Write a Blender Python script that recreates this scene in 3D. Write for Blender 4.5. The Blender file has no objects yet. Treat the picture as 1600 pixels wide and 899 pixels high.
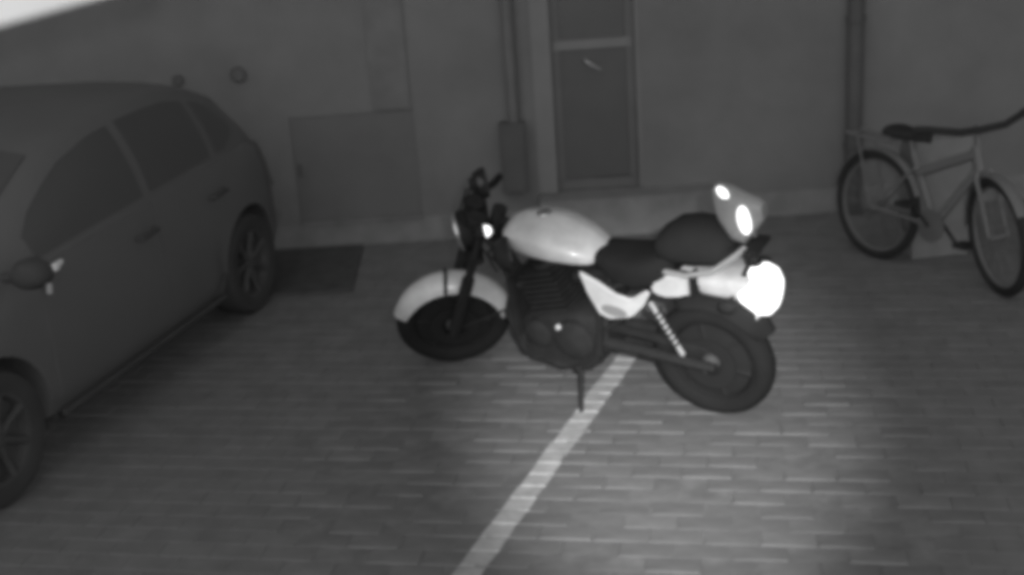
import bpy, bmesh, math, random
from mathutils import Vector, Matrix
R = math.radians
random.seed(7)
sc = bpy.context.scene
col = sc.collection

# ------------------------------------------------------------------ camera, sky, lamps, exposure
CAM_H, PITCH, ROLL = 2.4, R(19), R(4)
cd = bpy.data.cameras.new('camera'); cam = bpy.data.objects.new('camera', cd); col.objects.link(cam)
fwd = Vector((0, math.cos(PITCH), -math.sin(PITCH))); rgt = Vector((1, 0, 0)); upv = rgt.cross(fwd)
cr = rgt*math.cos(ROLL) - upv*math.sin(ROLL); cu = rgt*math.sin(ROLL) + upv*math.cos(ROLL)
cam.matrix_world = Matrix(((cr.x, cu.x, -fwd.x, 0), (cr.y, cu.y, -fwd.y, 0), (cr.z, cu.z, -fwd.z, CAM_H), (0, 0, 0, 1)))
cd.sensor_width = 36; cd.lens = 45; cd.clip_start = .05; cd.clip_end = 600
cd.dof.use_dof = True; cd.dof.focus_distance = 5.3; cd.dof.aperture_fstop = 1.15   # wide-open night lens
sc.camera = cam

w = bpy.data.worlds.new('World'); sc.world = w; w.use_nodes = True
nt = w.node_tree; nt.nodes.clear()
sky = nt.nodes.new('ShaderNodeTexSky'); sky.sky_type = 'NISHITA'; sky.sun_disc = False
sky.sun_elevation = R(38); sky.sun_rotation = R(200)
bw = nt.nodes.new('ShaderNodeRGBToBW'); bg = nt.nodes.new('ShaderNodeBackground'); wo = nt.nodes.new('ShaderNodeOutputWorld')
bg.inputs['Strength'].default_value = .089           # a night sky seen by a monochrome night-vision camera
nt.links.new(sky.outputs[0], bw.inputs[0]); nt.links.new(bw.outputs[0], bg.inputs[0]); nt.links.new(bg.outputs[0], wo.inputs[0])

def lamp(name, kind, loc, power, target=None, **kw):
    l = bpy.data.lights.new(name, kind); o = bpy.data.objects.new(name, l); col.objects.link(o)
    o.location = loc; l.energy = power
    for k, v in kw.items(): setattr(l, k, v)
    if target is not None: o.rotation_euler = (Vector(target)-Vector(loc)).to_track_quat('-Z', 'Y').to_euler()
    return o
# faint skylight direction, and the surveillance camera's own infrared lamp beside the lens
lamp('moon', 'SUN', (0, -4, 10), .02, (-1.2, 0, 8.8), angle=R(12))
IR = (.16, -.06, 2.52)
lamp('infrared_spot', 'SPOT', IR, 1520, (.60, 4.84, .1), spot_size=R(21.3), spot_blend=1.0, shadow_soft_size=.02)
lamp('infrared_spill', 'POINT', IR, 165, shadow_soft_size=.03)

vs = sc.view_settings; vs.view_transform = 'Standard'; vs.look = 'None'; vs.exposure = 0; vs.gamma = 1; vs.use_curve_mapping = False
sc.render.engine = 'CYCLES'
sc.cycles.pixel_filter_type = 'BLACKMAN_HARRIS'; sc.cycles.filter_width = 5.6
sc.cycles.use_denoising = True; sc.cycles.max_bounces = 6; sc.cycles.sample_clamp_indirect = 4

# ------------------------------------------------------------------ materials (a grey-only sensor: every colour is a grey)
MATS = {}
def mat(name, v, rough=.7, spec=.3, metal=0, var=.12, scale=6, bump=0, bscale=60, coat=0, emit=0, tint=None):
    if name in MATS: return MATS[name]
    m = bpy.data.materials.new(name); m.use_nodes = True; n = m.node_tree; b = n.nodes['Principled BSDF']
    b.inputs['Roughness'].default_value = rough; b.inputs['Metallic'].default_value = metal
    b.inputs['Specular IOR Level'].default_value = spec; b.inputs['Coat Weight'].default_value = coat
    b.inputs['Coat Roughness'].default_value = .15
    tc = n.nodes.new('ShaderNodeTexCoord')
    nz = n.nodes.new('ShaderNodeTexNoise'); nz.inputs['Scale'].default_value = scale; nz.inputs['Detail'].default_value = 6
    nz.inputs['Roughness'].default_value = .62
    n.links.new(tc.outputs['Object'], nz.inputs['Vector'])
    mr = n.nodes.new('ShaderNodeMapRange'); mr.inputs['From Min'].default_value = .3; mr.inputs['From Max'].default_value = .7
    mr.inputs['To Min'].default_value = v*(1-var); mr.inputs['To Max'].default_value = v*(1+var)
    n.links.new(nz.outputs['Fac'], mr.inputs['Value'])
    src = mr.outputs[0]
    if tint:                                             # each piece a little lighter or darker than its neighbour
        oi = n.nodes.new('ShaderNodeObjectInfo'); t2 = n.nodes.new('ShaderNodeMapRange')
        if tint == 'attr':
            at = n.nodes.new('ShaderNodeAttribute'); at.attribute_name = 'piece'; n.links.new(at.outputs['Fac'], t2.inputs['Value'])
        else: n.links.new(oi.outputs['Random'], t2.inputs['Value'])
        t2.inputs['To Min'].default_value = .95 if tint == 'attr' else .90; t2.inputs['To Max'].default_value = 1.05 if tint == 'attr' else 1.10
        mu = n.nodes.new('ShaderNodeMath'); mu.operation = 'MULTIPLY'
        n.links.new(src, mu.inputs[0]); n.links.new(t2.outputs[0], mu.inputs[1]); src = mu.outputs[0]
    n.links.new(src, b.inputs['Base Color'])
    if bump:
        n2 = n.nodes.new('ShaderNodeTexNoise'); n2.inputs['Scale'].default_value = bscale; n2.inputs['Detail'].default_value = 5
        n.links.new(tc.outputs['Object'], n2.inputs['Vector'])
        bp = n.nodes.new('ShaderNodeBump'); bp.inputs['Strength'].default_value = bump; bp.inputs['Distance'].default_value = .01
        n.links.new(n2.outputs['Fac'], bp.inputs['Height']); n.links.new(bp.outputs[0], b.inputs['Normal'])
    if emit:
        b.inputs['Emission Color'].default_value = (1, 1, 1, 1); b.inputs['Emission Strength'].default_value = emit
    MATS[name] = m
    return m

# ------------------------------------------------------------------ mesh helpers
class MB:
    def __init__(s): s.v = []; s.f = []; s.piece = []
    def add(s, vs, fs, piece=None):
        o = len(s.v); s.v += [Vector(p) for p in vs]; s.f += [tuple(i+o for i in f) for f in fs]
        if piece is not None: s.piece += [piece]*len(vs)
        return s
    def box(s, x0, x1, y0, y1, z0, z1, piece=None):
        return s.add([(x0,y0,z0),(x1,y0,z0),(x1,y1,z0),(x0,y1,z0),(x0,y0,z1),(x1,y0,z1),(x1,y1,z1),(x0,y1,z1)],
                     [(3,2,1,0),(4,5,6,7),(0,1,5,4),(1,2,6,5),(2,3,7,6),(3,0,4,7)], piece)
    def loft(s, rings, cap=True, closed=True):
        n = len(rings[0]); vs = [p for r in rings for p in r]; fs = []
        for i in range(len(rings)-1):
            for j in range(n if closed else n-1):
                k = (j+1) % n; fs.append((i*n+j, i*n+k, (i+1)*n+k, (i+1)*n+j))
        if cap and closed:
            fs.append(tuple(reversed(range(n)))); m = (len(rings)-1)*n; fs.append(tuple(range(m, m+n)))
        return s.add(vs, fs)
    def tube(s, pts, r, n=10):
        pts = [Vector(p) for p in pts]; rs = r if isinstance(r, (list, tuple)) else [r]*len(pts)
        rings = []; ref = None
        for i, p in enumerate(pts):
            d = (pts[min(i+1, len(pts)-1)] - pts[max(i-1, 0)]).normalized()
            if ref is None: ref = d.orthogonal().normalized()
            ref = (ref - d*ref.dot(d)).normalized(); b = d.cross(ref)
            rings.append([p + (ref*math.cos(2*math.pi*k/n) + b*math.sin(2*math.pi*k/n))*rs[i] for k in range(n)])
        return s.loft(rings)
    def lathe(s, prof, o, axis, n=28, closed=False):
        o = Vector(o); a = Vector(axis).normalized(); e = a.orthogonal().normalized(); b = a.cross(e)
        rings = [[o + a*h + (e*math.cos(2*math.pi*k/n) + b*math.sin(2*math.pi*k/n))*max(r, 1e-4) for k in range(n)] for r, h in prof]
        if closed: rings.append(rings[0])
        return s.loft(rings, cap=not closed)
    def prism(s, poly, y0, y1, ax='y'):
        n = len(poly)
        mk = (lambda p, q: (p[0], q, p[1])) if ax == 'y' else (lambda p, q: (p[0], p[1], q)) if ax == 'z' else (lambda p, q: (q, p[0], p[1]))
        return s.add([mk(p, y0) for p in poly] + [mk(p, y1) for p in poly],
                     [tuple(range(n)), tuple(reversed(range(n, 2*n)))] + [(i, i+n, (i+1) % n+n, (i+1) % n) for i in range(n)])
    def xf(s, M): s.v = [M @ p for p in s.v]; return s
    def build(s, name, m, parent=None, bevel=0, smooth=35, seg=2):
        me = bpy.data.meshes.new(name); me.from_pydata([tuple(p) for p in s.v], [], s.f)
        bm = bmesh.new(); bm.from_mesh(me)
        if not s.piece: bmesh.ops.remove_doubles(bm, verts=bm.verts, dist=2e-5)
        bmesh.ops.recalc_face_normals(bm, faces=bm.faces)
        if bevel:
            es = [e for e in bm.edges if len(e.link_faces) == 2 and e.calc_face_angle(0) > R(30)]
            bmesh.ops.bevel(bm, geom=es, offset=bevel, segments=seg, affect='EDGES', clamp_overlap=True)
        bm.to_mesh(me); bm.free()
        if s.piece:
            at = me.attributes.new('piece', 'FLOAT', 'POINT'); at.data.foreach_set('value', s.piece)
        if smooth:
            me.polygons.foreach_set('use_smooth', [True]*len(me.polygons)); me.set_sharp_from_angle(angle=R(smooth))
        me.materials.append(m)
        o = bpy.data.objects.new(name, me); col.objects.link(o)
        if parent: o.parent = parent
        return o
def ring(cx, cy, cz, ry, rzu, rzd, n=20, p=2.4, pd=None):
    """closed ring in the plane x = cx: a rounded box, higher above than below if wished"""
    out = []
    for k in range(n):
        a = 2*math.pi*k/n; c, s_ = math.cos(a), math.sin(a)
        q = p if s_ > 0 or pd is None else pd
        y = math.copysign(abs(c)**(2/q), c)*ry; z = math.copysign(abs(s_)**(2/q), s_)*(rzu if s_ > 0 else rzd)
        out.append(Vector((cx, cy+y, cz+z)))
    return out
def arc(cx, cz, r, a0, a1, n, y=0): return [Vector((cx+r*math.cos(R(a0+(a1-a0)*i/n)), y, cz+r*math.sin(R(a0+(a1-a0)*i/n)))) for i in range(n+1)]
def tag(o, label=None, cat=None, group=None, kind=None):
    for k, v in (('label', label), ('category', cat), ('group', group), ('kind', kind)):
        if v: o[k] = v
    return o
def empty(name, M, *a, **k):
    o = bpy.data.objects.new(name, None); col.objects.link(o); o.matrix_world = M; o.empty_display_size = .1
    return tag(o, *a, **k)
def frame(o, x, y, z):
    return Matrix(((x[0], y[0], z[0], o[0]), (x[1], y[1], z[1], o[1]), (x[2], y[2], z[2], o[2]), (0, 0, 0, 1)))

# ------------------------------------------------------------------ ground: base sheet, brick pavers, painted bay line
WALL_Y = 8.07
M_base = mat('sandy joint ground', .2, .95, .1, var=.25, scale=9, bump=.3, bscale=120)
M_brick = mat('grey concrete paver', .2, .9, .15, var=.14, scale=7, bump=.35, bscale=90, tint='obj')
M_brick2 = mat('grey concrete paver far', .2, .9, .15, var=.14, scale=7, bump=.35, bscale=90, tint='attr')
M_paint = mat('worn white road paint', .46, .8, .2, var=.22, scale=14, bump=.3, bscale=80)
g = MB(); S = 260
g.add([(-S,-S,-.0035),(S,-S,-.0035),(S,S,-.0035),(-S,S,-.0035)], [(0,1,2,3)])
ground = tag(g.build('ground', M_base, smooth=0), 'grey sandy ground under the brick paving', kind='structure')

BA = R(-11); BX = Vector((math.cos(BA), math.sin(BA), 0)); BY = Vector((-BX.y, BX.x, 0)); BL, BW, JT = .2, .1, .005
OB = Vector((.45, 4.2, 0))
def brick_mesh(l, wd, c=.0045, z0=-.05):
    a, b = l/2, wd/2
    r = lambda i, z: [(-a+i, -b+i, z), (a-i, -b+i, z), (a-i, b-i, z), (-a+i, b-i, z)]
    return r(0, z0) + r(0, -c) + r(c, 0), [(3,2,1,0),(8,9,10,11)] + [(k*4+j, k*4+(j+1) % 4, (k+1)*4+(j+1) % 4, (k+1)*4+j) for k in (0, 1) for j in range(4)]
def brick_xf(i, j):
    u = (i + (.5 if j % 2 else 0))*BL; v = j*BW
    return OB + BX*u + BY*v
pave = tag(empty('brick_paving', Matrix.Identity(4)), 'grey brick paving in staggered rows across the yard', kind='structure')
bvs, bfs = brick_mesh(BL-JT, BW-JT, .0045); bvs2, _ = brick_mesh(BL-JT*.7, BW-JT*.7, .0025)
shared = []
for k in range(5):
    rr_ = random.Random(k); mb = MB().add([(x+rr_.uniform(-.0012, .0012), y+rr_.uniform(-.0012, .0012), z+(rr_.uniform(-.0015, .0015) if z > -.04 else 0)) for x, y, z in bvs], bfs)
    o = mb.build('brick', M_brick, smooth=0); shared.append(o.data); bpy.data.objects.remove(o)
cells = []
for j in range(-22, 46):
    for i in range(-26, 27):
        p = brick_xf(i, j)
        if -3.6 < p.x < 3.9 and 2.6 < p.y < WALL_Y-.12: cells.append((p, i, j))
def lit(p):  # distance from the middle of the lamp's pool, where single bricks can be told apart
    return ((p.x-.35)/1.0)**2 + ((p.y-4.62)/1.15)**2
cells.sort(key=lambda c: lit(c[0]))
rest = MB()
for k, (p, i, j) in enumerate(cells):
    dz = random.uniform(-.0045, .0025); ry, rx = random.gauss(0, .006), random.gauss(0, .012)
    M = Matrix.Translation(p + Vector((0, 0, dz))) @ Matrix.Rotation(BA + random.gauss(0, .006), 4, 'Z') @ Matrix.Rotation(rx, 4, 'X') @ Matrix.Rotation(ry, 4, 'Y')
    if k >= 300: M = Matrix.Translation(p + Vector((0, 0, dz*.35))) @ Matrix.Rotation(BA, 4, 'Z') @ Matrix.Rotation(rx*.3, 4, 'X') @ Matrix.Rotation(ry*.3, 4, 'Y')
    if k < 300:
        o = bpy.data.objects.new('brick', random.choice(shared)); col.objects.link(o); o.parent = pave; o.matrix_world = M
    else: rest.add([M @ Vector(q) for q in bvs2], bfs, random.random())
ro = rest.build('brick_field', M_brick2, pave, smooth=0); ro['kind'] = 'stuff'

# painted line: one strip of paint on every brick course, its edges rolling into the joints
LA, LB = Vector((-.226, 3.915, 0)), Vector((.515, 5.753, 0)); LD = (LB-LA).normalized()
line = empty('bay_line', Matrix.Translation((LA.x, LA.y, 0)), 'long white painted parking line running diagonally under the motorcycle', 'road marking')
slope = LD.dot(BX)/LD.dot(BY); wu = .1/abs(LD.dot(BY))
u0 = (LA-OB).dot(BX); v0 = (LA-OB).dot(BY)
for j in range(-14, 19):
    va, vb = (j-.5)*BW+JT*.35, (j+.5)*BW-JT*.35
    jit = random.uniform(-.003, .003)
    prof = [(va, -.006), (va+.007, .0035), (vb-.007, .0035), (vb, -.006)]
    tops, bots = [], []
    for v, z in prof:
        uc = u0 + (v-v0)*slope + jit
        for e in (-wu/2 + random.uniform(-.003, .003), wu/2 + random.uniform(-.003, .003)):
            q = OB + BX*(uc+e) + BY*v; tops.append((q.x, q.y, z)); bots.append((q.x, q.y, z-.004))
    q = OB + BX*(u0+(j*BW-v0)*slope) + BY*j*BW
    if q.y > 5.95: continue
    mb = MB().add(tops+bots, [(0,1,3,2),(2,3,5,4),(4,5,7,6),(8,10,11,9),(10,12,13,11),(12,14,15,13),(0,8,9,1),(6,7,15,14),(0,2,10,8),(2,4,12,10),(4,6,14,12),(1,9,11,3),(3,11,13,5),(5,13,15,7)])
    o = mb.build('paint_strip', M_paint, smooth=0); o.parent = line; o.matrix_parent_inverse = Matrix.Translation((-LA.x, -LA.y, 0))

# ------------------------------------------------------------------ building behind
M_wall = mat('grey rendered wall', .205, .92, .1, var=.15, scale=1.3, bump=.35, bscale=45)
M_plinth = mat('concrete plinth', .24, .9, .1, var=.15, scale=6, bump=.3)
M_door = mat('dark painted door', .158, .6, .25, var=.08, scale=3)
M_dglass = mat('dark glass', .125, .25, .4, var=.05)
M_frame = mat('pale door frame', .225, .7, .2, var=.06)
M_pipe = mat('dark grey pipe', .11, .6, .25, var=.1)
Z1 = 3.2
house = empty('building', Matrix.Translation((0, WALL_Y, 0)), 'grey rendered building wall across the back of the yard', 'building')
hx = lambda mb, name, m, parent=house, **k: mb.xf(Matrix.Translation((0, 0, 0))).build(name, m, parent, **k)
T = .3
# local y = 0 is the wall face; the wall is built around its two doorways
D1 = (-1.34, -.55, .17, .86); D2 = (.22, .90, .25, 2.2)
wl = MB()
wl.box(-6, D1[0], 0, T, .16, Z1); wl.box(D1[0], D1[1], 0, T, D1[3], Z1); wl.box(D1[1], D2[0], 0, T, .16, Z1)
wl.box(D2[0], D2[1], 0, T, D2[3], Z1); wl.box(D2[1], 6, 0, T, .16, Z1)
hx(wl, 'wall', M_wall, smooth=0)
pl = MB(); pl.box(-6, .215, -.025, T, -.02, .16); pl.box(1.36, 6, -.025, T, -.02, .16); hx(pl, 'plinth', M_plinth, bevel=.006)
pr = MB(); pr.box(-6, 6, -.04, T+.03, Z1, Z1+.09); hx(pr, 'coping', M_plinth, bevel=.01)
st = MB(); st.box(.215, 1.36, -.22, T, -.02, .245); hx(st, 'doorstep', mat('worn concrete step', .26, .85, .15, var=.15, scale=8, bump=.3), bevel=.012)
# low cupboard door on the left, and the flat duct that rises from them
for xa, xb in ((-1.339, -.551),):
    d = hx(MB().box(xa, xb, .004, .05, .173, .858), 'cupboard_door', M_door, bevel=.003)
    k_ = xb-.03 if xb < -.9 else xa+.03; MB().box(k_-.008, k_+.008, -.016, .003, .48, .56).build('handle', M_pipe, d, bevel=.003)
hx(MB().box(D1[0], D1[1], .06, T, .172, D1[3]), 'cupboard_back', M_door, smooth=0)
hx(MB().box(-.80, -.56, -.018, -.001, .875, 2.95), 'cable_duct', mat('grey painted duct', .188, .8, .2), bevel=.003)
hx(MB().box(D1[0], D1[1], -.05, .058, .158, .172), 'cupboard_sill', M_plinth, bevel=.004)
# glazed door
fr = MB(); fr.box(D2[0], .345, -.015, .08, D2[2], D2[3]); fr.box(.875, D2[1], -.008, .08, D2[2], D2[3]); fr.box(.345, .875, -.006, .08, 2.1, D2[3]); hx(fr, 'door_frame', M_frame, bevel=.004)
dg = MB(); dg.box(.347, .873, .04, .075, .252, .32); dg.box(.347, .40, .04, .075, .32, 2.09); dg.box(.82, .873, .04, .075, .32, 2.09)
dg.box(.40, .82, .04, .075, 1.155, 1.225); dg.box(.40, .82, .04, .075, 2.0, 2.09); d = hx(dg, 'door', M_door, bevel=.003)
MB().box(.402, .818, .052, .064, .322, 1.153).build('pane', M_dglass, d); MB().box(.402, .818, .052, .064, 1.227, 1.998).build('pane', M_dglass, d)
MB().tube([(.555, .04, 1.10), (.56, -.02, 1.095), (.60, -.03, 1.065), (.655, -.028, 1.035)], [.007, .008, .008, .006]).build('door_handle', mat('brushed steel', .45, .35, .5, 1, var=.05), d)
MB().box(.36, .86, .034, .04, 1.16, 1.22).build('middle_rail', M_frame, d, bevel=.002)

def at_wall(o, x, z): o.location = (x, WALL_Y, z); return o
# meter box and conduit between the doors
mb_ = empty('meter_box', Matrix.Translation((.07, WALL_Y, .29)), 'dark meter cabinet with conduit on the wall left of the glazed door', 'meter box')
MB().box(-.085, .085, -.12, -.001, 0, .46).build('cabinet', M_pipe, mb_, bevel=.01); MB().box(-.07, .07, -.128, -.121, .03, .43).build('cabinet_door', M_pipe, mb_, bevel=.003)
MB().tube([(.015, -.045, .46), (.015, -.045, 2.85)], .038, 14).build('conduit', mat('conduit grey', .16, .6, .25), mb_)
MB().lathe([(.0, -.004), (.008, -.004), (.008, .001), (0, .001)], (.045, -.13, .24), (0, 1, 0), 12).build('lock', M_pipe, mb_)
# downpipe
dp = empty('downpipe', Matrix.Translation((2.245, WALL_Y, 0)), 'dark vertical downpipe on the wall beside the parked bicycle', 'pipe')
MB().tube([(0, -.07, .12), (0, -.07, 3.1)], .052, 16).build('pipe', M_pipe, dp)
MB().tube([(0, -.07, .14), (0, -.075, .09), (0, -.11, .05), (0, -.16, .035)], .05, 14).build('shoe', M_pipe, dp)
for z in (.45, 1.25, 2.3):
    MB().lathe([(.053, -.018), (.062, -.018), (.062, .018), (.053, .018)], (0, -.07, z), (0, 0, 1), 18, True).box(-.012, .012, -.02, .0, z-.015, z+.015).build('bracket', M_pipe, dp)
# round wall vents high over the car
for x, z, r, lab in ((-1.62, 1.16, .05, 'small dark round vent in the wall just beyond the car roof'), (-2.0, 1.15, .035, 'tiny dark round vent on the wall, the one further from the doors')):
    vo = empty('wall_vent', Matrix.Translation((x, WALL_Y, z)), lab, 'vent', 'vents in the wall above the car')
    MB().lathe([(r, -.001), (r, -.014), (r*.86, -.018), (r*.86, -.001)], (0, 0, 0), (0, 1, 0), 20, True).build('rim', M_pipe, vo)
    q = MB()
    for k in range(4):
        zz = (-.6+.4*k)*r; hw = math.sqrt(max(r*r*.72-zz*zz, 0)); q.box(-hw, hw, -.012, -.008, zz-.11*r, zz+.11*r)
    q.box(-.6*r, .6*r, -.006, -.001, -.6*r, .6*r)
    q.build('louvre', M_door, vo)
# thin darker slab on the ground in front of the left door
am = MB(); am.prism([(-2.2, 7.15), (-.93, 7.08), (-.945, 8.0), (-2.2, 8.02)], .004, .016, 'z')
tag(am.build('dark_patch', mat('thin dark patch', .11, .95, .1, var=.2, scale=12, bump=.4), bevel=.004), 'thin dark patch on the ground before the left door', kind='structure')

# white canopy board close to the lens, upper left corner
M_white = mat('white painted board', .88, .6, .3, var=.03)
cb = empty('canopy', Matrix.Identity(4), 'white painted canopy edge in the upper left corner', 'canopy')
def px(x, y, d):
    dv = fwd + cr*((x-800)/2000) - cu*((y-449.5)/2000); return Vector((0, 0, CAM_H)) + dv*d
def canopy():
    a, b = px(132, 0, 2.25), px(0, 36, 2.1); dr = (b-a).normalized(); side = dr.cross(Vector((0, 0, 1))).normalized()
    p0, p1 = a - dr*.3, b + dr*.5; up = Vector((0, 0, 1)); sd = Vector((-dr.y, dr.x, 0)).normalized()
    if sd.y > 0: sd = -sd
    def slab(lo, hi, s0, s1):
        q = [p0+sd*s0+up*lo, p1+sd*s0+up*lo, p1+sd*s1+up*lo, p0+sd*s1+up*lo]
        return MB().add(q+[p+up*(hi-lo) for p in q], [(3,2,1,0),(4,5,6,7),(0,1,5,4),(1,2,6,5),(2,3,7,6),(3,0,4,7)])
    slab(0, .14, 0, .022).build('fascia_board', M_white, cb, bevel=.002)
    slab(.142, .165, -.6, .04).build('roof_sheet', M_white, cb, bevel=.002)
canopy()

# ------------------------------------------------------------------ motorcycle
M_mpaint = mat('glossy pale paint', .70, .33, .5, var=.14, scale=13, coat=.5)
M_black = mat('black vinyl', .026, .85, .1, var=.1, bump=.2, bscale=200)
M_vinyl2 = mat('charcoal vinyl', .036, .9, .1, var=.1, bump=.2, bscale=200)
M_tyre = mat('motorcycle tyre rubber', .024, .9, .12, var=.12, bump=.3, bscale=90)
M_dark = mat('dark engine metal', .03, .7, .15, var=.2, scale=20, bump=.2)
M_dark2 = mat('dull grey metal', .031, .75, .2, var=.2, scale=20)
M_chrome = mat('dull chrome', .55, .32, .5, .9, var=.05)
M_rim = mat('dark cast rim', .028, .75, .12, var=.1)
M_hub = mat('dull hub alloy', .10, .6, .25, var=.1)
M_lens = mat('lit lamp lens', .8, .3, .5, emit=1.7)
M_lens2 = mat('emissive glint lens', .8, .3, .5, emit=1.4)  # emission imitates infrared light thrown back by reflectors; no lamp inside
M_plate = mat('white number plate', .8, .5, .4, var=.03)
M_box = mat('pale grey box plastic', .36, .5, .4, var=.15, scale=10)
rr = Vector((.87557, 5.13026, -.004)); hd = Vector((-.83442, .55113, 0)); lf = Vector((-hd.y, hd.x, 0)); le = R(11); U = Vector((0, 0, 1))
Lm = lf*math.cos(le) - U*math.sin(le); Zm = lf*math.sin(le) + U*math.cos(le)
moto = empty('motorcycle', frame(rr, hd, Lm, Zm), 'parked motorcycle with pale tank and lit tail lamp in the middle of the yard', 'motorcycle')
WB = 1.44; RW = .29
FS = lambda cx, st: Matrix.Translation((cx, 0, 0)) @ Matrix.Scale(.95, 4) @ Matrix.Translation((-cx, 0, 0)) if st else Matrix.Identity(4)
A0 = Vector((1.54, 0, 0)); AX = Vector((-math.sin(R(26)), 0, math.cos(R(26))))
STEER = Matrix.Translation(A0) @ Matrix.Rotation(R(38), 4, AX) @ Matrix.Translation(-A0)
STEER = Matrix.Translation((-.08, .0, -.002)) @ STEER
def part(mb, name, m, parent=moto, steer=False, **k):
    if steer: mb.xf(STEER @ FS(WB, name in SMALL))
    elif name in SMALL or name == 'rear_wheel': mb.xf(FS(0, True))
    return mb.build(name, m, parent, **k)
SMALL = ('front_wheel', 'rim', 'wheel_disc', 'spoke', 'hub', 'brake_disc', 'axle_nut', 'front_fender', 'fender_brace', 'fender_stay')
def wheel(cx, tw, name, steer):
    c = (cx, 0, RW); q = MB(); n = 16
    prof = []
    for k in range(n):
        a = 2*math.pi*k/n; prof.append((.238+.052*math.cos(a), tw*math.sin(a)))
    ty = part(q.lathe(prof, c, (0, 1, 0), 44, True), name, M_tyre, steer=steer)
    part(MB().lathe([(.205, -tw*.8), (.212, -tw*.8), (.196, -tw*.3), (.196, tw*.3), (.212, tw*.8), (.205, tw*.8), (.186, tw*.25), (.186, -tw*.25)], c, (0, 1, 0), 40, True), 'rim', M_rim, ty, steer)
    part(MB().lathe([(.04, .034), (.12, .03), (.19, .016), (.19, -.016), (.12, -.03), (.04, -.034)], c, (0, 1, 0), 40, True), 'wheel_disc', M_rim, ty, steer)
    for k in range(6):
        a = 2*math.pi*k/6+.3; d = Vector((math.cos(a), 0, math.sin(a))); C = Vector(c)
        part(MB().tube([C+d*.035, C+d*.12, C+d*.192], [.036, .034, .024], 8), 'spoke', M_rim, ty, steer)
    part(MB().lathe([(.0, -.07), (.028, -.07), (.042, -.05), (.045, 0), (.042, .05), (.03, .07), (0, .07)], c, (0, 1, 0), 24), 'hub', M_hub, ty, steer)
    part(MB().lathe([(.06, .052), (.125, .052), (.125, .057), (.06, .057)], c, (0, 1, 0), 32, True), 'brake_disc', M_rim, ty, steer)
    for s_ in (1, -1): part(MB().lathe([(.0, .07), (.017, .07), (.017, .105), (.0, .105)], c, (0, s_, 0), 12), 'axle_nut', M_hub, ty, steer)
    return ty
wheel(0, .062, 'rear_wheel', False); wheel(WB, .05, 'front_wheel', True)
# front fender: an arc over the tyre with a curled section
def fender(cx, r, a0, a1, hw, n=22):
    rings = []
    for i in range(n+1):
        t = i/n; a = R(a0+(a1-a0)*t); wv = hw*(1-.45*max(0, (t-.75)/.25)**2-.35*max(0, (.15-t)/.15)**2)
        d = Vector((math.cos(a), 0, math.sin(a))); c = Vector((cx, 0, RW)); rg = []
        for s_ in (-1, -.92, -.6, 0, .6, .92, 1):
            drop = .062*abs(s_)**3; rg.append(c + d*(r-drop) + Vector((0, wv*s_, 0)))
        for s_ in (1, .92, .6, 0, -.6, -.92, -1):
            drop = .062*abs(s_)**3; rg.append(c + d*(r-drop-.005) + Vector((0, wv*s_*.94, 0)))
        rings.append(rg)
    return MB().loft(rings)
fd = part(fender(WB, .31, 26, 190, .08), 'front_fender', M_mpaint, steer=True, smooth=50)
part(MB().tube([(WB-.02, .085, .545), (WB-.05, .0, .635), (WB-.02, -.085, .545)], .009), 'fender_brace', M_dark, fd, True)
part(MB().tube([(WB-.29, .07, .335), (WB-.02, .09, .30)], .006), 'fender_stay', M_dark2, fd, True)
# fork
axu = AX
for s_ in (1, -1):
    p0 = Vector((WB, .1*s_, RW)); up1 = p0 + axu*.34; top = p0 + axu*.65
    o = part(MB().tube([p0-axu*.03, p0+axu*.02, up1], [.024, .03, .03], 14), 'fork_leg', M_dark, steer=True)
    part(MB().tube([up1, top], .02, 12), 'fork_tube', M_dark2, o, True)
for d_ in (.46, .62):
    c = Vector((WB, 0, RW)) + axu*d_
    part(MB().box(c.x-.045, c.x+.03, -.13, .13, c.z-.018, c.z+.018), 'fork_clamp', M_dark, steer=True, bevel=.008)
# headlamp, instruments, handlebar, grips, levers, mirrors, indicators
hc = Vector((WB, 0, RW)) + axu*.58 + Vector((.05, 0, 0)); hax = Vector((1, 0, -.05))
hl = part(MB().lathe([(.0, -.11), (.045, -.105), (.078, -.06), (.09, .0), (.09, .03)], hc, hax, 28), 'headlamp', M_dark, steer=True)
part(MB().lathe([(.082, .028), (.096, .028), (.096, .042), (.082, .046)], hc, hax, 28, True), 'lamp_ring', M_chrome, hl, True)
part(MB().lathe([(.084, .03), (.06, .045), (.0, .052)], hc, hax, 28), 'lens', M_dglass, hl, True)
ic = Vector((WB, 0, RW)) + axu*.67 + Vector((.03, 0, 0))
for s_ in (1, -1): part(MB().lathe([(.0, -.03), (.04, -.03), (.048, .0), (.048, .02), (.04, .026), (.0, .022)], ic+Vector((0, .058*s_, 0)), Vector((-.55, 0, 1)), 20), 'gauge', M_dark, steer=True)
hb = Vector((WB-.02, 0, RW)) + axu*.60
pts = [hb+Vector(p) for p in ((-.10, .36, .0), (-.06, .25, .02), (-.0, .14, .02), (.0, .06, 0), (.0, -.06, 0), (-.0, -.14, .02), (-.06, -.24, -.01), (-.10, -.33, -.05))]
bar = part(MB().tube(pts, .0115, 10), 'handlebar', M_dark, steer=True)
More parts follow.
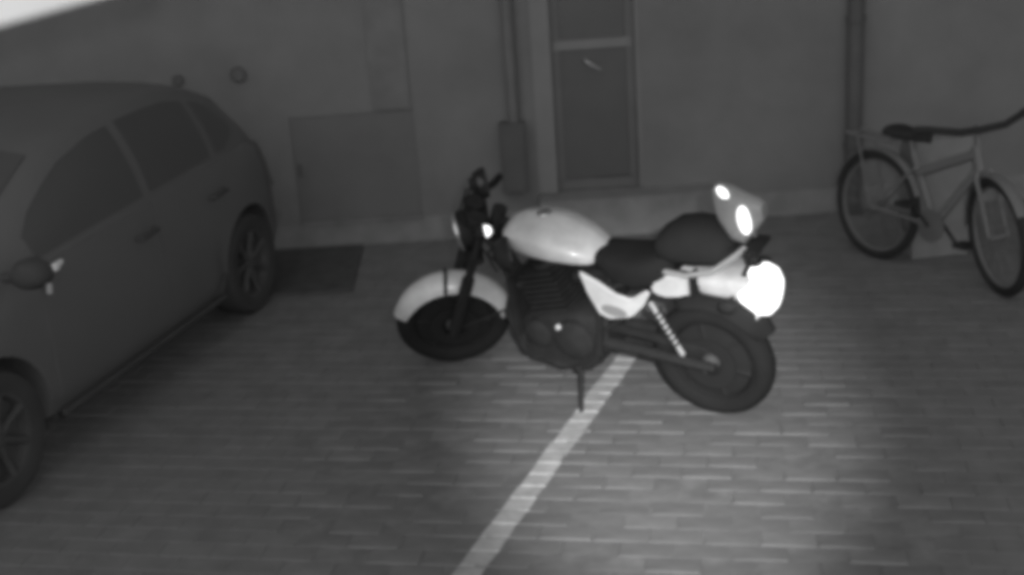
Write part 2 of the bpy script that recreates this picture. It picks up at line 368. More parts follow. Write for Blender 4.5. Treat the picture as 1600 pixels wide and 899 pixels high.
for s_ in (1, -1):
    e = lambda x, y, z: hb+Vector((x, y*s_, z))
    part(MB().tube([e(-.065, .25, .018 if s_ > 0 else -.013), e(-.105, .36, -.003 if s_ > 0 else -.062)], [.0175, .0175], 12), 'grip', M_black, bar, True)
    part(MB().tube([e(-.03, .21, .02 if s_ > 0 else .0), e(.0, .24, .01 if s_ > 0 else -.01), e(-.03, .34, -.01 if s_ > 0 else -.05)], [.008, .006, .006], 8), 'lever', M_dark2, bar, True)
    mi = part(MB().tube([e(-.04, .2, .02), e(-.02, .215, .045), e(-.05, .235, .03)], .006, 8), 'mirror', M_dark, steer=True)
    c = e(-.09, .27, .02) if s_ > 0 else e(-.04, .23, .03)
    part(MB().loft([[c+Vector((dx, math.cos(2*math.pi*k/20)*.088*q, math.sin(2*math.pi*k/20)*.06*q)) for k in range(20)] for dx, q in ((.06, .35), (.045, .8), (.01, 1), (-.0125, .98))]), 'mirror_head', M_dark, mi, True, bevel=.002)
    part(MB().loft([[c+Vector((dx, math.cos(2*math.pi*k/20)*.072*q, math.sin(2*math.pi*k/20)*.044*q)) for k in range(20)] for dx, q in ((-.0125, 1), (-.0145, .98))]), 'mirror_glass', M_dglass, mi, True)
    # front indicator
    ip = Vector((WB+.03, 0, RW)) + axu*.695
    st_ = part(MB().tube([ip+Vector((0, .1*s_, 0)), ip+Vector((0, .15*s_, .0))], .009, 8), 'front_indicator', M_dark, steer=True)
    ic2 = ip+Vector((0, .17*s_, 0))
    part(MB().lathe([(.0, -.03), (.022, -.024), (.03, .0), (.03, .012)], ic2, (1, 0, 0), 18), 'indicator_body', M_dark, st_, True)
    part(MB().lathe([(.0, -.056), (.014, -.053), (.024, -.04), (.029, -.026), (.0, -.026)], ic2, (1, 0, 0), 18), 'indicator_lens', M_lens2 if s_ > 0 else M_dglass, st_, True)  # left lens glows to imitate its infrared glint
# fuel tank
tk = [(.925, .815, .06, .03, .04), (.905, .825, .105, .045, .075), (.85, .835, .14, .058, .10), (.76, .835, .158, .066, .115), (.66, .815, .162, .084, .10), (.57, .785, .145, .082, .075), (.50, .76, .115, .06, .052), (.45, .745, .065, .03, .03)]
tank = part(MB().loft([ring(x, 0, z, ry, zu, zd, 32, 1.45, 3.6) for x, z, ry, zu, zd in tk]), 'fuel_tank', M_mpaint, smooth=60)
part(MB().lathe([(.0, .0), (.032, .0), (.036, .008), (.03, .016), (.0, .018)], (.74, 0, .888), (0, 0, 1), 20), 'filler_cap', M_chrome, tank)
# seat and raised passenger seat
sx = [(.51, .735, .06, .03, .03), (.46, .735, .095, .042, .06), (.38, .725, .125, .045, .10), (.29, .72, .138, .05, .115), (.2, .725, .138, .07, .09), (.13, .735, .12, .085, .05), (.10, .74, .09, .07, .03)]
part(MB().loft([ring(x, 0, z, ry, zu, zd, 26, 2.8) for x, z, ry, zu, zd in sx]), 'seat', M_black, smooth=60)
px_ = [(.185, .83, .07, .03, .05), (.16, .84, .105, .055, .085), (.10, .85, .125, .085, .10), (.02, .855, .13, .095, .105), (-.06, .855, .125, .09, .10), (-.12, .85, .105, .07, .085), (-.155, .845, .06, .035, .05)]
part(MB().loft([ring(x, 0, z, ry, zu, zd, 24, 2.3) for x, z, ry, zu, zd in px_]), 'passenger_seat', M_vinyl2, smooth=60)
# side panels
for s_ in (1, -1):
    poly = [(.528, .705), (.50, .60), (.455, .505), (.41, .485), (.30, .51), (.235, .575), (.195, .645), (.21, .655), (.29, .60), (.36, .615), (.44, .665)]
    y0, y1 = (.118, .142) if s_ > 0 else (-.142, -.118)
    o = part(MB().prism(poly, y0, y1), 'side_panel', M_mpaint, bevel=.008)
    oval = [(.375+.062*math.cos(2*math.pi*k/20), .535+.026*math.sin(2*math.pi*k/20)+.25*.03*math.cos(2*math.pi*k/20)) for k in range(20)]
    part(MB().prism(oval, .1425 if s_ > 0 else -.1465, .1465 if s_ > 0 else -.1425), 'badge', M_dark2 if s_ < 0 else mat('grey badge', .3, .5, .3), o, bevel=.0015)
    # rear cowl panel pieces split by the black strut
    poly = [(.20, .645), (.185, .70), (.13, .725), (.03, .74), (.012, .738), (.012, .655), (.08, .632), (.15, .622)]
    y0, y1 = (.098, .128) if s_ > 0 else (-.128, -.098)
    part(MB().prism(poly, y0, y1), 'rear_panel', M_mpaint, bevel=.012, seg=3)
    # grab rail and shock
    part(MB().tube([(.17, .10*s_, .74), (.02, .135*s_, .75), (-.10, .135*s_, .785), (-.19, .10*s_, .85), (-.21, .05*s_, .86)], .012, 10), 'grab_rail', M_chrome if s_ < 0 else mat('satin aluminium', .5, .45, .5, .3))
    part(MB().box(-.012, .008, .1*s_-.02, .1*s_+.045*s_ if s_ > 0 else .1*s_+.02, .66, .76), 'rail_bracket', M_black, bevel=.004)
    sh = part(MB().tube([(.20, .135*s_, .60), (.075, .135*s_, .36)], .012, 10), 'shock_absorber', mat('satin aluminium', .5, .45, .5, .3))
    hel = []
    for k in range(100):
        t = k/99; a = t*2*math.pi*7; b_ = Vector((.185, .135*s_, .572)).lerp(Vector((.10, .135*s_, .41)), t); ax_ = Vector((-.46, 0, -.887)); e1 = Vector((0, 1, 0)); e2 = ax_.cross(e1)
        hel.append(b_ + (e1*math.cos(a)+e2*math.sin(a))*.023)
    part(MB().tube(hel, .0055, 6), 'spring', M_dark2, sh)
    # swing arm, foot peg, rear indicator
    part(MB().tube([(.50, .085*s_, .33), (.25, .095*s_, .315), (.0, .095*s_, .29), (-.05, .095*s_, .288)], [.03, .026, .024, .02], 10), 'swing_arm', M_dark)
    pg = part(MB().tube([(.52, .10*s_, .30), (.51, .2*s_, .30), (.51, .29*s_, .305)], [.011, .012, .014], 8), 'foot_peg', M_dark)
    # rear indicator
    ri = part(MB().tube([(-.16, .08*s_, .66), (-.17, .17*s_, .665)], .009, 8), 'rear_indicator', M_dark)
    part(MB().lathe([(.0, -.045), (.02, -.04), (.028, -.02), (.028, .01), (.018, .025), (.0, .028)], (-.17, .19*s_, .665), (1, 0, 0), 16), 'indicator_lens', M_dark2, ri)
# tail cowl, lamp, plate, hanger
tc_ = [(.02, .70, .08, .035, .05), (-.03, .70, .118, .045, .065), (-.10, .70, .12, .05, .07), (-.18, .695, .11, .052, .075), (-.235, .69, .10, .05, .075)]
part(MB().loft([ring(x, 0, z, ry, zu, zd, 24, 3) for x, z, ry, zu, zd in tc_]), 'tail_cowl', M_mpaint, smooth=50)
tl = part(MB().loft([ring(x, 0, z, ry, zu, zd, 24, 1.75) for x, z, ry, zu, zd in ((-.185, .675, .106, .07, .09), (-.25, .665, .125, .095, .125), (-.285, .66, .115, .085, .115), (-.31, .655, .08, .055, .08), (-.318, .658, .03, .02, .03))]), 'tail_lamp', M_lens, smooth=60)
part(MB().lathe([(.02, .0), (.03, .0), (.03, .02), (.02, .02)], (-.225, 0, .765), (0, 0, 1), 14, True), 'lamp_mount', M_dark, tl)
np_ = part(MB().box(-.246, -.241, -.075, .075, .545, .625).xf(Matrix.Rotation(0, 4, 'Y')), 'number_plate', M_plate, bevel=.002)
part(MB().tube([(-.19, .0, .66), (-.225, .0, .57), (-.236, 0, .56)], .012, 8), 'plate_hanger', M_dark)
# rear rack and pale tail box with two reflectors, their glint given as emission
rk = part(MB().tube([(-.19, .06, .72), (-.225, .06, .79), (-.21, .06, .85)], .011, 8).tube([(-.19, -.06, .72), (-.225, -.06, .79), (-.21, -.06, .85)], .011, 8).box(-.27, -.13, -.075, .075, .842, .862), 'luggage_rack', M_dark, bevel=.002)
bx = [(-.085, 1.06, .03, .045, .06), (-.10, 1.045, .042, .07, .10), (-.15, 1.0, .05, .105, .13), (-.20, .98, .05, .10, .12), (-.25, .995, .048, .065, .07), (-.285, 1.01, .03, .035, .035)]
tb = part(MB().loft([ring(x, 0, z, ry, zu, zd, 24, 3) for x, z, ry, zu, zd in bx]), 'tail_box', M_box, smooth=45)
def lens_on(x, z, y, lx, lz, rot):
    q = MB(); n = 18; rg = []
    for dy, s_ in ((-.006, 1), (.004, 1), (.008, .8)):
        rg.append([Vector((x + (math.cos(2*math.pi*k/n)*lx*math.cos(rot) - math.sin(2*math.pi*k/n)*lz*math.sin(rot))*s_, y+dy, z + (math.cos(2*math.pi*k/n)*lx*math.sin(rot) + math.sin(2*math.pi*k/n)*lz*math.cos(rot))*s_)) for k in range(n)])
    return q.loft(rg)
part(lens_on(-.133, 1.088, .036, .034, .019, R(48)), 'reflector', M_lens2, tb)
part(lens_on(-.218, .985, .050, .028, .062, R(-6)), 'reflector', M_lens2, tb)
# engine
part(MB().loft([ring(x, 0, z, ry, zu, zd, 20, 4) for x, z, ry, zu, zd in ((.45, .36, .10, .08, .09), (.52, .36, .13, .12, .13), (.70, .34, .135, .13, .125), (.86, .33, .12, .10, .11), (.92, .33, .08, .06, .07))]), 'crankcase', M_dark, smooth=40)
for s_ in (1, -1):
    part(MB().lathe([(.0, .165), (.07, .163), (.095, .15), (.10, .125), (.10, .09)], (.60, 0, .345), (0, s_, 0), 28), 'engine_cover', M_dark2)
    part(MB().lathe([(.0, .155), (.05, .153), (.068, .142), (.07, .11)], (.79, 0, .35), (0, s_, 0), 24), 'engine_cover', M_dark2)
cyl = Vector((.25, 0, 1)).normalized()
cb_ = part(MB().lathe([(.075, 0), (.075, .24)], Vector((.715, 0, .44)), cyl, 20), 'cylinder', M_dark)
for k in range(8):
    c = Vector((.715, 0, .44)) + cyl*(.03+k*.026); e1 = Vector((cyl.z, 0, -cyl.x)); hw = .098 if k < 6 else .088
    q = [c+e1*a*hw+Vector((0, b*.125, 0)) for a, b in ((-1,-1),(1,-1),(1,1),(-1,1))]
    part(MB().add([p-cyl*.004 for p in q]+[p+cyl*.004 for p in q], [(3,2,1,0),(4,5,6,7),(0,1,5,4),(1,2,6,5),(2,3,7,6),(3,0,4,7)]), 'cooling_fin', M_dark2, cb_)
part(MB().lathe([(.0, .0), (.011, .0), (.014, .008), (.01, .018), (.0, .02)], (.655, .163, .425), (0, 1, 0), 14), 'polished_plug', mat('polished plug', .9, .3, .6, .2))
part(MB().tube([(.60, .04, .62), (.55, .05, .64), (.50, .05, .63)], [.03, .034, .045], 14).tube([(.60, -.04, .62), (.55, -.05, .64), (.50, -.05, .63)], [.03, .034, .045], 14), 'carburettor', M_dark2)
part(MB().box(.40, .52, -.11, .11, .50, .69), 'air_box', M_dark, bevel=.02)
part(MB().box(.895, .935, -.12, .12, .30, .60), 'radiator', M_dark, bevel=.008)
part(MB().prism([(.90, .24), (.86, .185), (.56, .18), (.48, .24), (.48, .42), (.62, .30), (.88, .30)], -.13, .13), 'belly_pan', M_dark, bevel=.015)
# frame
fr_ = MB()
fr_.tube([(.97, 0, .90), (1.01, 0, .81), (1.05, 0, .72)], .034, 14)
for s_ in (1, -1):
    fr_.tube([(1.03, .02*s_, .76), (.93, .06*s_, .50), (.90, .10*s_, .28), (.80, .115*s_, .205), (.55, .12*s_, .21), (.49, .115*s_, .30), (.46, .11*s_, .60), (.30, .105*s_, .67), (.0, .10*s_, .69), (-.18, .08*s_, .70)], .016, 10)
    fr_.tube([(.46, .11*s_, .40), (.20, .118*s_, .62)], .012, 8)
fr_.tube([(.99, 0, .84), (.70, 0, .76), (.46, 0, .70)], .022, 10)
part(fr_, 'frame', M_dark)
for s_ in (1, -1): part(MB().tube([(.80, .06*s_, .58), (.92, .075*s_, .55), (.97, .085*s_, .40), (.90, .10*s_, .22), (.70, .12*s_, .19)] + ([(.45, .155*s_, .19)] if s_ < 0 else [(.60, .10, .205)]), .02, 12), 'exhaust_pipe', M_dark2)
for s_ in (-1,): part(MB().tube([(.46, .155*s_, .19), (.40, .16*s_, .20), (.30, .165*s_, .215), (.02, .175*s_, .245), (-.12, .178*s_, .26), (-.15, .178*s_, .262)], [.022, .035, .044, .046, .04, .028], 16), 'silencer', M_dark)
part(MB().prism([(.50, .43), (.25, .40), (.0, .37), (-.03, .35), (.0, .335), (.25, .36), (.48, .385)], .055, .075), 'chain_guard', M_dark, bevel=.004)
part(MB().tube([(.60, .11, .22), (.565, .22, .10), (.55, .262, .047)], [.014, .013, .012], 8).box(.525, .57, .245, .285, .036, .046), 'side_stand', M_dark)
hg = MB()
for s_ in (.02, -.02): hg.tube([(1.08, .05+s_, 1.02), (1.12, .10+s_, .90), (1.04, .09, .72), (.95, .07, .62)], .005, 6)
part(hg, 'control_cable', M_black)
rf = part(MB().loft([[Vector((RFc.x, y, RFc.z)) for y, RFc in ()] for _ in ()]) if False else fender(0, .335, 62, 150, .085), 'rear_fender', M_black, smooth=50)

# ------------------------------------------------------------------ car
M_car = mat('dark car paint', .138, .4, .35, var=.06, scale=1.5)
M_cglass = mat('car window glass', .098, .3, .3, var=.03)
M_ctrim = mat('car black trim', .075, .8, .15)
M_ctyre = mat('car tyre rubber', .068, .9, .1, var=.1)
M_crim = mat('car dull rim', .078, .6, .3, var=.1)
ch = Vector((-.2846, -.95865, 0)); cl = Vector((-ch.y, ch.x, 0))
car = empty('parked_car', frame((-2.5145, 6.015, 0), ch, cl, (0, 0, 1)), 'dark small hatchback parked at the left edge facing the camera', 'car')
XW = 1.132; CR = .285
prof = [(1.66, .64, .50, .26, .58), (1.60, .70, .60, .22, .70), (1.42, .76, .66, .2, .80), (1.1, .795, .70, .2, .86), (.8, .805, .72, .2, .90), (.3, .81, .73, .2, .915), (-.4, .81, .73, .2, .94), (-1.0, .805, .72, .2, .955), (-1.35, .785, .70, .2, .93), (-1.58, .73, .64, .22, .88), (-1.70, .66, .56, .26, .76), (-1.76, .58, .50, .32, .62)]
rings = []
for x, wd, wt, zb, zt in prof:
    half = [(wd*.80, zb), (wd*.95, zb+.03), (wd, zb+.14*(zt-zb)+.04), (wd*1.0, zb+.55*(zt-zb)), (wd*.985, zb+.8*(zt-zb)), (wt+(wd-wt)*.5, zt-.03), (wt, zt)]
    rings.append([Vector((x, y, z)) for y, z in half] + [Vector((x, wt*.5, zt+.012)), Vector((x, 0, zt+.016)), Vector((x, -wt*.5, zt+.012))] + [Vector((x, -y, z)) for y, z in reversed(half)])
body = MB().loft(rings).build('body', M_car, car, smooth=40)
cut = MB()
for x in (XW, -XW):
    for s_ in (1, -1): cut.lathe([(.001, .52*s_), (.335, .52*s_), (.335, .95*s_), (.001, .95*s_)], (x, 0, CR), (0, 1, 0), 36)
co = cut.build('cutter', M_ctrim)
mod = body.modifiers.new('b', 'BOOLEAN'); mod.operation = 'DIFFERENCE'; mod.solver = 'EXACT'
co.parent = car; mod.object = co
bpy.context.view_layer.update()
me = bpy.data.meshes.new_from_object(body.evaluated_get(bpy.context.evaluated_depsgraph_get()))
body.modifiers.clear(); body.data = me; me.set_sharp_from_angle(angle=R(40)); bpy.data.objects.remove(co)
# cabin
def interp(tab, x):
    tab = sorted(tab)
    for (a, b), (c, d) in zip(tab, tab[1:]):
        if a <= x <= c:
            t = (x-a)/(c-a); return b+(d-b)*t
    return tab[0][1] if x < tab[0][0] else tab[-1][1]
roofz = [(1.0, .89), (.87, .93), (.55, 1.11), (.26, 1.245), (.0, 1.31), (-.3, 1.34), (-.7, 1.335), (-1.06, 1.28), (-1.3, 1.19), (-1.5, 1.05), (-1.62, .93), (-1.66, .86)]
beltz = [(1.0, .87), (.3, .90), (-.4, .925), (-1.0, .94), (-1.4, .91), (-1.66, .84)]
beltw = [(1.0, .70), (.6, .755), (0, .775), (-.6, .77), (-1.1, .75), (-1.4, .70), (-1.66, .62)]
roofw = [(1.0, .66), (.6, .62), (.26, .60), (-.3, .60), (-1.06, .58), (-1.4, .56), (-1.66, .54)]
def S(x, t, s_=1, off=0):
    b, tz = interp(beltz, x), interp(roofz, x); y0, y1 = interp(beltw, x), interp(roofw, x)
    bul = .022*math.sin(math.pi*t); return Vector((x, s_*(y0+(y1-y0)*t+bul+off*.9), b+(tz-b)*t+off*.3))
rings = []
for x in [1.0, .93, .87, .7, .55, .4, .26, .12, 0, -.15, -.3, -.5, -.7, -.9, -1.06, -1.18, -1.3, -1.4, -1.5, -1.56, -1.62, -1.66]:
    k_ = .055*min(1, (interp(roofz, x)-interp(beltz, x))/.3)
    L_ = [S(x, -.05), S(x, .25), S(x, .5), S(x, .75), S(x, 1)]; rw, rz = interp(roofw, x), interp(roofz, x)
    tops_ = [Vector((x, rw*.86, rz+.42*k_)), Vector((x, rw*.5, rz+.85*k_)), Vector((x, 0, rz+k_)), Vector((x, -rw*.5, rz+.85*k_)), Vector((x, -rw*.86, rz+.42*k_))]
    rings.append(L_ + tops_ + [Vector((p.x, -p.y, p.z)) for p in reversed(L_)])
cabin = MB().loft(rings).build('cabin', M_car, car, smooth=45)
def pane(poly, name, s_, parent, m, off=.004):
    # poly: list of (x_bottom,x_top) columns: a strip of quads following the cabin side
    q = MB(); cols = poly; vs_ = []; fs_ = []; nt_ = 5
    for (x, t0, t1) in cols:
        for k in range(nt_+1): vs_.append(S(x, t0+(t1-t0)*k/nt_, s_, off))
        for k in range(nt_+1): vs_.append(S(x, t0+(t1-t0)*k/nt_, s_, off-.012))
    st2 = 2*(nt_+1)
    for i in range(len(cols)-1):
        for k in range(nt_):
            a = i*st2+k; fs_.append((a, a+1, a+1+st2, a+st2)); b = a+nt_+1; fs_.append((b, b+st2, b+1+st2, b+1))
        for k in (0, nt_): a = i*st2+k; fs_.append((a, a+st2, a+st2+nt_+1, a+nt_+1))
    for i in (0, len(cols)-1):
        for k in range(nt_): a = i*st2+k; fs_.append((a, a+nt_+1, a+nt_+2, a+1))
    return q.add(vs_, fs_).build(name, m, parent, smooth=40)
for s_ in (1, -1):
    d = MB()  # doors: thin skins just proud of the body with the gap showing round them
    for name, xa, xb, hx_ in (('front_door', .74, -.20, -.08), ('rear_door', -.22, -.92, -.80)):
        q = MB(); rg = []; N = 10
        for i in range(N+1):
            x = xa+(xb-xa)*i/N
            wd, wt, zb, zt = (interp([(p[0], p[k]) for p in prof], x) for k in (1, 2, 3, 4))
            half = [(wd*.955, zb+.05), (wd, zb+.14*(zt-zb)+.04), (wd, zb+.55*(zt-zb)), (wd*.985, zb+.8*(zt-zb)), (wt+(wd-wt)*.55, zt-.032)]
            if name == 'rear_door':   # the rear edge curves over the wheel arch
                lo = max(0, CR + math.sqrt(max(.36**2-(x+XW)**2, 0)) - (zb+.05)) if abs(x+XW) < .36 else 0
                half = [(y, max(z, zb+.05+lo)) for y, z in half]
            rg.append([Vector((x, s_*(y+.005), z)) for y, z in half] + [Vector((x, s_*(y-.01), z)) for y, z in reversed(half)])
        o = q.loft(rg).build(name, M_car, car, smooth=40)
        yh = s_*(interp([(p[0], p[1]) for p in prof], hx_)+.005)
        MB().tube([(hx_+.085, yh, .775), (hx_+.075, yh+.028*s_, .777), (hx_-.06, yh+.03*s_, .785), (hx_-.075, yh, .787)], .011, 8).build('handle', M_ctrim, o)
    pane([(.66, .06, .62), (.55, .05, .80), (.40, .05, .86), (.26, .05, .88), (0, .05, .89), (-.17, .05, .89)], 'front_side_window', s_, cabin, M_cglass)
    pane([(-.24, .05, .89), (-.5, .05, .89), (-.7, .05, .88), (-.88, .05, .86)], 'rear_side_window', s_, cabin, M_cglass)
    pane([(-.95, .05, .84), (-1.06, .08, .80), (-1.16, .2, .70), (-1.24, .34, .52)], 'quarter_window', s_, cabin, M_cglass)
    # mirror
    mi = MB().tube([(.87, s_*.73, .88), (.88, s_*.83, .90)], .022, 8).build('wing_mirror', M_ctrim, car)
    MB().loft([[Vector((xx, s_*(.90+.085*q_*math.cos(2*math.pi*k/18)), .915+.062*q_*math.sin(2*math.pi*k/18))) for k in range(18)] for xx, q_ in ((.965, .5), (.95, .82), (.915, 1), (.87, .96))]).build('mirror_housing', M_ctrim, mi, smooth=50)
    MB().loft([[Vector((xx, s_*(.90+.074*math.cos(2*math.pi*k/18)), .915+.052*math.sin(2*math.pi*k/18))) for k in range(18)] for xx in (.871, .867)]).build('mirror_glass', M_cglass, mi)
    # small pale pieces whose bright colour stands in for two glints by the mirror
    o = MB().tube([(.585, s_*.812, .862), (.64, s_*.815, .852), (.66, s_*.813, .842)], [.010, .020, .010], 8).build('side_glint', M_chrome if s_ < 0 else mat('bright glint piece', .85, .4, .6), car)
    o = MB().tube([(.70, s_*.818, .80), (.715, s_*.822, .76)], [.013, .013], 8).build('door_glint', mat('dim glint piece', .42, .5, .5), car)
    # lamps
    MB().loft([[Vector((x, s_*y, z)) for x, y, z in r_] for r_ in ([(1.655, .36, .60), (1.60, .62, .63), (1.48, .71, .70), (1.50, .60, .76), (1.60, .40, .70)], [(1.672, .36, .60), (1.625, .63, .63), (1.50, .735, .70), (1.505, .60, .782), (1.615, .40, .72)])]).build('headlight', mat('headlamp glass', .25, .2, .5), car, bevel=.004)
    MB().loft([[Vector((x, s_*y, z)) for x, y, z in r_] for r_ in ([(-1.56, .72, .62), (-1.70, .55, .62), (-1.66, .50, .86), (-1.52, .66, .88)], [(-1.575, .755, .62), (-1.735, .58, .62), (-1.69, .52, .875), (-1.535, .70, .89)])]).build('tail_light', mat('tail lamp dark lens', .1, .3, .4), car, bevel=.004)
    MB().tube([(.74, s_*.80, .225), (-.74, s_*.80, .225)], .018, 8).build('sill_trim', M_ctrim, car)
# windscreen and rear window
def glass_strip(xs, name, wf=.86, off=.006):
    q = MB(); vs_ = []; fs_ = []; N = 8
    for lo in (0, 1):
        for x in xs:
            k_ = .055*min(1, (interp(roofz, x)-interp(beltz, x))/.3); rw, rz = interp(roofw, x), interp(roofz, x)
            for j in range(N+1):
                u = -wf+2*wf*j/N; cz = k_*(1-abs(u)**2.2*.6 if abs(u) < .86 else .42)
                vs_.append((x, rw*u, rz+cz+off-lo*.012))
    m = len(xs)*(N+1)
    for i in range(len(xs)-1):
        for j in range(N):
            a = i*(N+1)+j; fs_ += [(a, a+1, a+N+2, a+N+1), (a+m, a+m+N+1, a+m+N+2, a+m+1)]
    return q.add(vs_, fs_).build(name, M_cglass, cabin, smooth=40)
glass_strip([.93, .87, .7, .55, .4, .30], 'windscreen'); glass_strip([-1.22, -1.3, -1.4, -1.5, -1.58], 'rear_window', .8)
MB().tube([(1.70, .5, .42), (1.735, .25, .42), (1.742, 0, .42), (1.735, -.25, .42), (1.70, -.5, .42)], .045, 10).build('front_bumper', M_ctrim, car)
MB().tube([(-1.60, .70, .42), (-1.74, .5, .42), (-1.80, .2, .42), (-1.80, -.2, .42), (-1.74, -.5, .42), (-1.60, -.70, .42)], .06, 10).build('rear_bumper', M_car, car)
MB().box(1.705, 1.735, -.26, .26, .3, .37).build('grille', M_ctrim, car, bevel=.01)
for x in (XW, -XW):
    for s_ in (1, -1):
        c = (x, s_*.71, CR); W_ = .088
        ty = MB().lathe([(.19, -W_*.85), (.235, -W_), (.268, -W_*.95), (.284, -W_*.7), (.285, 0), (.284, W_*.7), (.268, W_*.95), (.235, W_), (.19, W_*.85)], c, (0, s_, 0), 44, True).build('wheel', M_ctyre, car, smooth=40)
        MB().lathe([(.0, .02), (.05, .022), (.165, .03), (.175, .07), (.20, .076), (.20, .0), (0, 0)], c, (0, s_, 0), 40).build('rim', M_crim, ty, smooth=40)
        for k in range(7):
            a = 2*math.pi*k/7; dv = Vector((math.cos(a), 0, math.sin(a))); C_ = Vector(c)+Vector((0, s_*.05, 0))
            MB().tube([C_+dv*.03, C_+dv*.10, C_+dv*.178+Vector((0, s_*.012, 0))], [.022, .017, .02], 8).build('spoke', M_crim, ty)
        MB().lathe([(.0, .07), (.03, .066), (.034, .05), (.034, .02)], c, (0, s_, 0), 18).build('hub_cap', M_crim, ty)

# ------------------------------------------------------------------ bicycle by the right wall
M_bframe = mat('dark bicycle paint', .185, .6, .3, var=.05)
M_btyre = mat('bicycle tyre', .042, .9, .1)
M_bmetal = mat('bicycle dull metal', .2, .45, .4, .3)
fc, rc = Vector((2.53, 6.31, 0)), Vector((2.12, 7.06, 0)); bh = (fc-rc).normalized(); bl = Vector((-bh.y, bh.x, 0)); bz = Vector((0, 0, 1)); lean = R(-2)
bl2 = bl*math.cos(lean)+bz*math.sin(lean); bz2 = bz*math.cos(lean)-bl*math.sin(lean)
bike = empty('bicycle', frame(rc, bh, bl2, bz2), 'bicycle with dark tyres and dark saddle standing near the wall at the right edge', 'bicycle')
BWb = (fc-rc).length; BR = .315
HA = Vector((-.30, 0, .954)); BS = Matrix.Translation((BWb, 0, BR)) @ Matrix.Rotation(R(-24), 4, HA) @ Matrix.Translation((-BWb, 0, -BR))
def bpart(mb, name, m, parent=bike, steer=False, **k):
    if steer: mb.xf(BS)
    return mb.build(name, m, parent, **k)
for cx, nm, stv in ((0, 'rear_wheel', False), (BWb, 'front_wheel', True)):
    c = Vector((cx, 0, BR))
    ty = bpart(MB().lathe([(.290+.026*math.cos(2*math.pi*k/10), .026*math.sin(2*math.pi*k/10)) for k in range(10)], c, (0, 1, 0), 48, True), nm, M_btyre, bike, stv)
    bpart(MB().lathe([(.272, -.012), (.275, 0), (.272, .012), (.257, .008), (.257, -.008)], c, (0, 1, 0), 48, True), 'rim', M_bframe, ty, stv)
    bpart(MB().lathe([(0, -.05), (.016, -.05), (.018, -.02), (.018, .02), (.016, .05), (0, .05)], c, (0, 1, 0), 16), 'hub', M_bmetal, ty, stv)
    for k in range(20):
        a = 2*math.pi*k/20; dv = Vector((math.cos(a), 0, math.sin(a))); y_ = .03 if k % 2 else -.03
        bpart(MB().tube([c+dv*.016+Vector((0, y_, 0)), c+dv*.262], .0016, 4), 'spoke', M_bmetal, ty, stv)
    fn = []
    for i in range(19):
        a = R((35 if cx else 20)+150*i/18); dv = Vector((math.cos(a), 0, math.sin(a)))
        fn.append([c+dv*(.336-.012*abs(u)**2)+Vector((0, .03*u, 0)) for u in (-1, -.5, 0, .5, 1)] + [c+dv*(.332-.012*abs(u)**2)+Vector((0, .029*u, 0)) for u in (1, .5, 0, -.5, -1)])
    bpart(MB().loft(fn), 'mudguard', M_bframe, bike, stv)
hb_ = Vector((BWb, 0, BR))+HA*.34; ht = Vector((BWb, 0, BR))+HA*.47+Vector((-.045, 0, 0)); hbm = hb_+Vector((-.045, 0, 0)); bbk = Vector((.43, 0, .29)); stp = Vector((.245, 0, .66))
fm = MB(); fm.tube([hbm, ht], .026, 12); fm.tube([hbm+Vector((0, 0, .02)), bbk], .024, 12); fm.tube([bbk, stp], .02, 10)
fm.tube([ht-Vector((0, 0, .04)), bbk.lerp(stp, .72)], .028, 10)
for s_ in (1, -1):
    fm.tube([bbk+Vector((0, .03*s_, 0)), Vector((0, .055*s_, BR))], .011, 8); fm.tube([bbk.lerp(stp, .8)+Vector((0, .015*s_, 0)), Vector((0, .055*s_, BR))], .009, 8)
bpart(fm, 'frame', M_bframe)
fk = MB()
for s_ in (1, -1): fk.tube([Vector((BWb, .05*s_, BR)), Vector((BWb, .05*s_, BR))+HA*.3+Vector((-.035, 0, 0)), hbm+Vector((0, .03*s_, 0))], [.01, .014, .016], 8)
bpart(fk, 'fork', M_bframe, bike, True)
bpart(MB().tube([ht, ht+HA*.10, ht+HA*.115+Vector((.06, 0, 0))], .016, 10), 'stem', M_bframe, bike, True)
hp = ht+HA*.10+Vector((.06, 0, 0))
bpart(MB().tube([hp+Vector((-.10, .31, .03)), hp+Vector((-.04, .24, .03)), hp+Vector((.02, .12, .01)), hp, hp+Vector((.02, -.12, .01)), hp+Vector((-.04, -.24, .03)), hp+Vector((-.10, -.31, .03))], .019, 10), 'handlebar', M_btyre, bike, True)
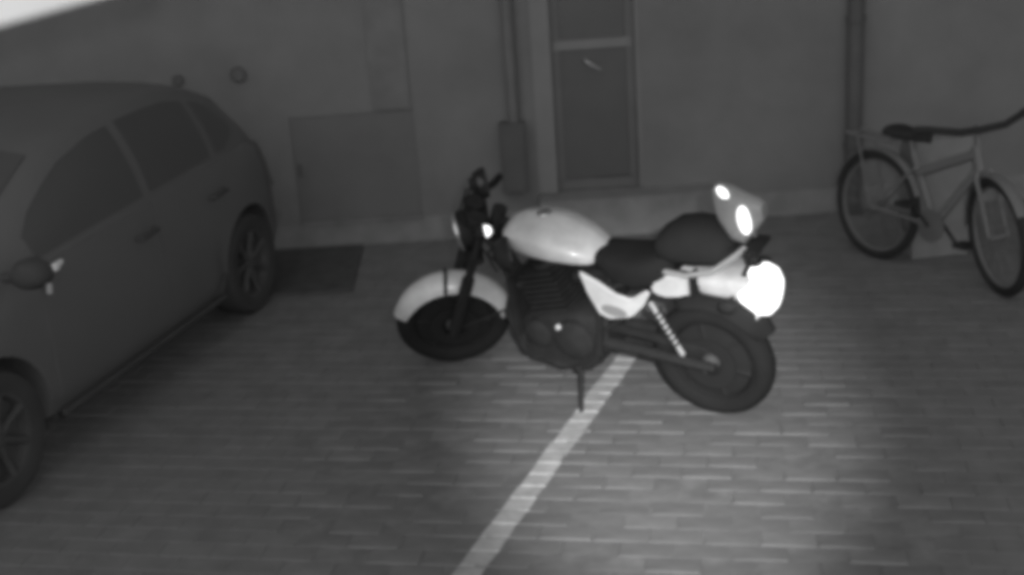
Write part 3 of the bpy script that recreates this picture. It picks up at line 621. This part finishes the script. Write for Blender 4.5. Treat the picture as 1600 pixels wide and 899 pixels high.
for s_ in (1, -1): bpart(MB().tube([hp+Vector((-.10, .315*s_, .03)), hp+Vector((-.045, .245*s_, .03))], .022, 12), 'grip', M_btyre, bike, True)
bpart(MB().tube([stp, stp+Vector((-.03, 0, .09))], .014, 8), 'seat_post', M_bmetal)
bpart(MB().loft([ring(x, 0, z, ry, .025, .03, 16, 2.5) for x, z, ry in ((.36, 0.760, .015), (.31, 0.760, .03), (.22, 0.760, .06), (.15, 0.765, .095), (.10, 0.770, .10), (.08, 0.770, .07))]), 'saddle', M_btyre, smooth=60)
rk_ = MB()
for s_ in (1, -1):
    rk_.tube([(.20, .06*s_, .70), (-.22, .065*s_, .715)], .008, 8); rk_.tube([(-.12, .065*s_, .715), (0, .06*s_, BR)], .006, 6)
for x in (.1, 0, -.1, -.2): rk_.tube([(x, -.062, .708), (x, .062, .708)], .006, 6)
bpart(rk_, 'rear_rack', M_bframe)
ck = bpart(MB().lathe([(.0, .03), (.09, .03), (.09, .036), (.0, .036)], bbk, (0, -1, 0), 28), 'chainring', M_bmetal)
for s_ in (1, -1):
    e = bbk+Vector((.12*s_, .06*s_, -.11*s_)); bpart(MB().tube([bbk+Vector((0, .055*s_, 0)), e], .01, 8).box(e.x-.045, e.x+.045, min(e.y, e.y+.09*s_), max(e.y, e.y+.09*s_), e.z-.012, e.z+.012), 'pedal', M_btyre)
bpart(MB().tube([(.12, .05, .30), (.10, .14, .12), (.09, .175, .012)], .009, 8), 'kickstand', M_bmetal)

# ------------------------------------------------------------------ tall pale carton behind the bicycle
M_card = mat('pale worn cardboard', .26, .9, .1, var=.12, scale=9, bump=.2)
pb = empty('carton', Matrix.Translation((2.46, 7.08, 0)) @ Matrix.Rotation(R(6), 4, 'Z'), 'tall pale carton standing on the paving behind the bicycle', 'carton')
MB().box(-.17, .17, -.11, .11, .004, .70).build('box', M_card, pb, bevel=.006)
for s_ in (1, -1): MB().box(-.168, .168, .003 if s_ > 0 else -.109, .109 if s_ > 0 else -.003, .701, .705).build('flap', M_card, pb)
MB().box(-.168, .168, -.022, .022, .706, .7075).build('packing_tape', mat('pale tape', .27, .5, .3), pb)
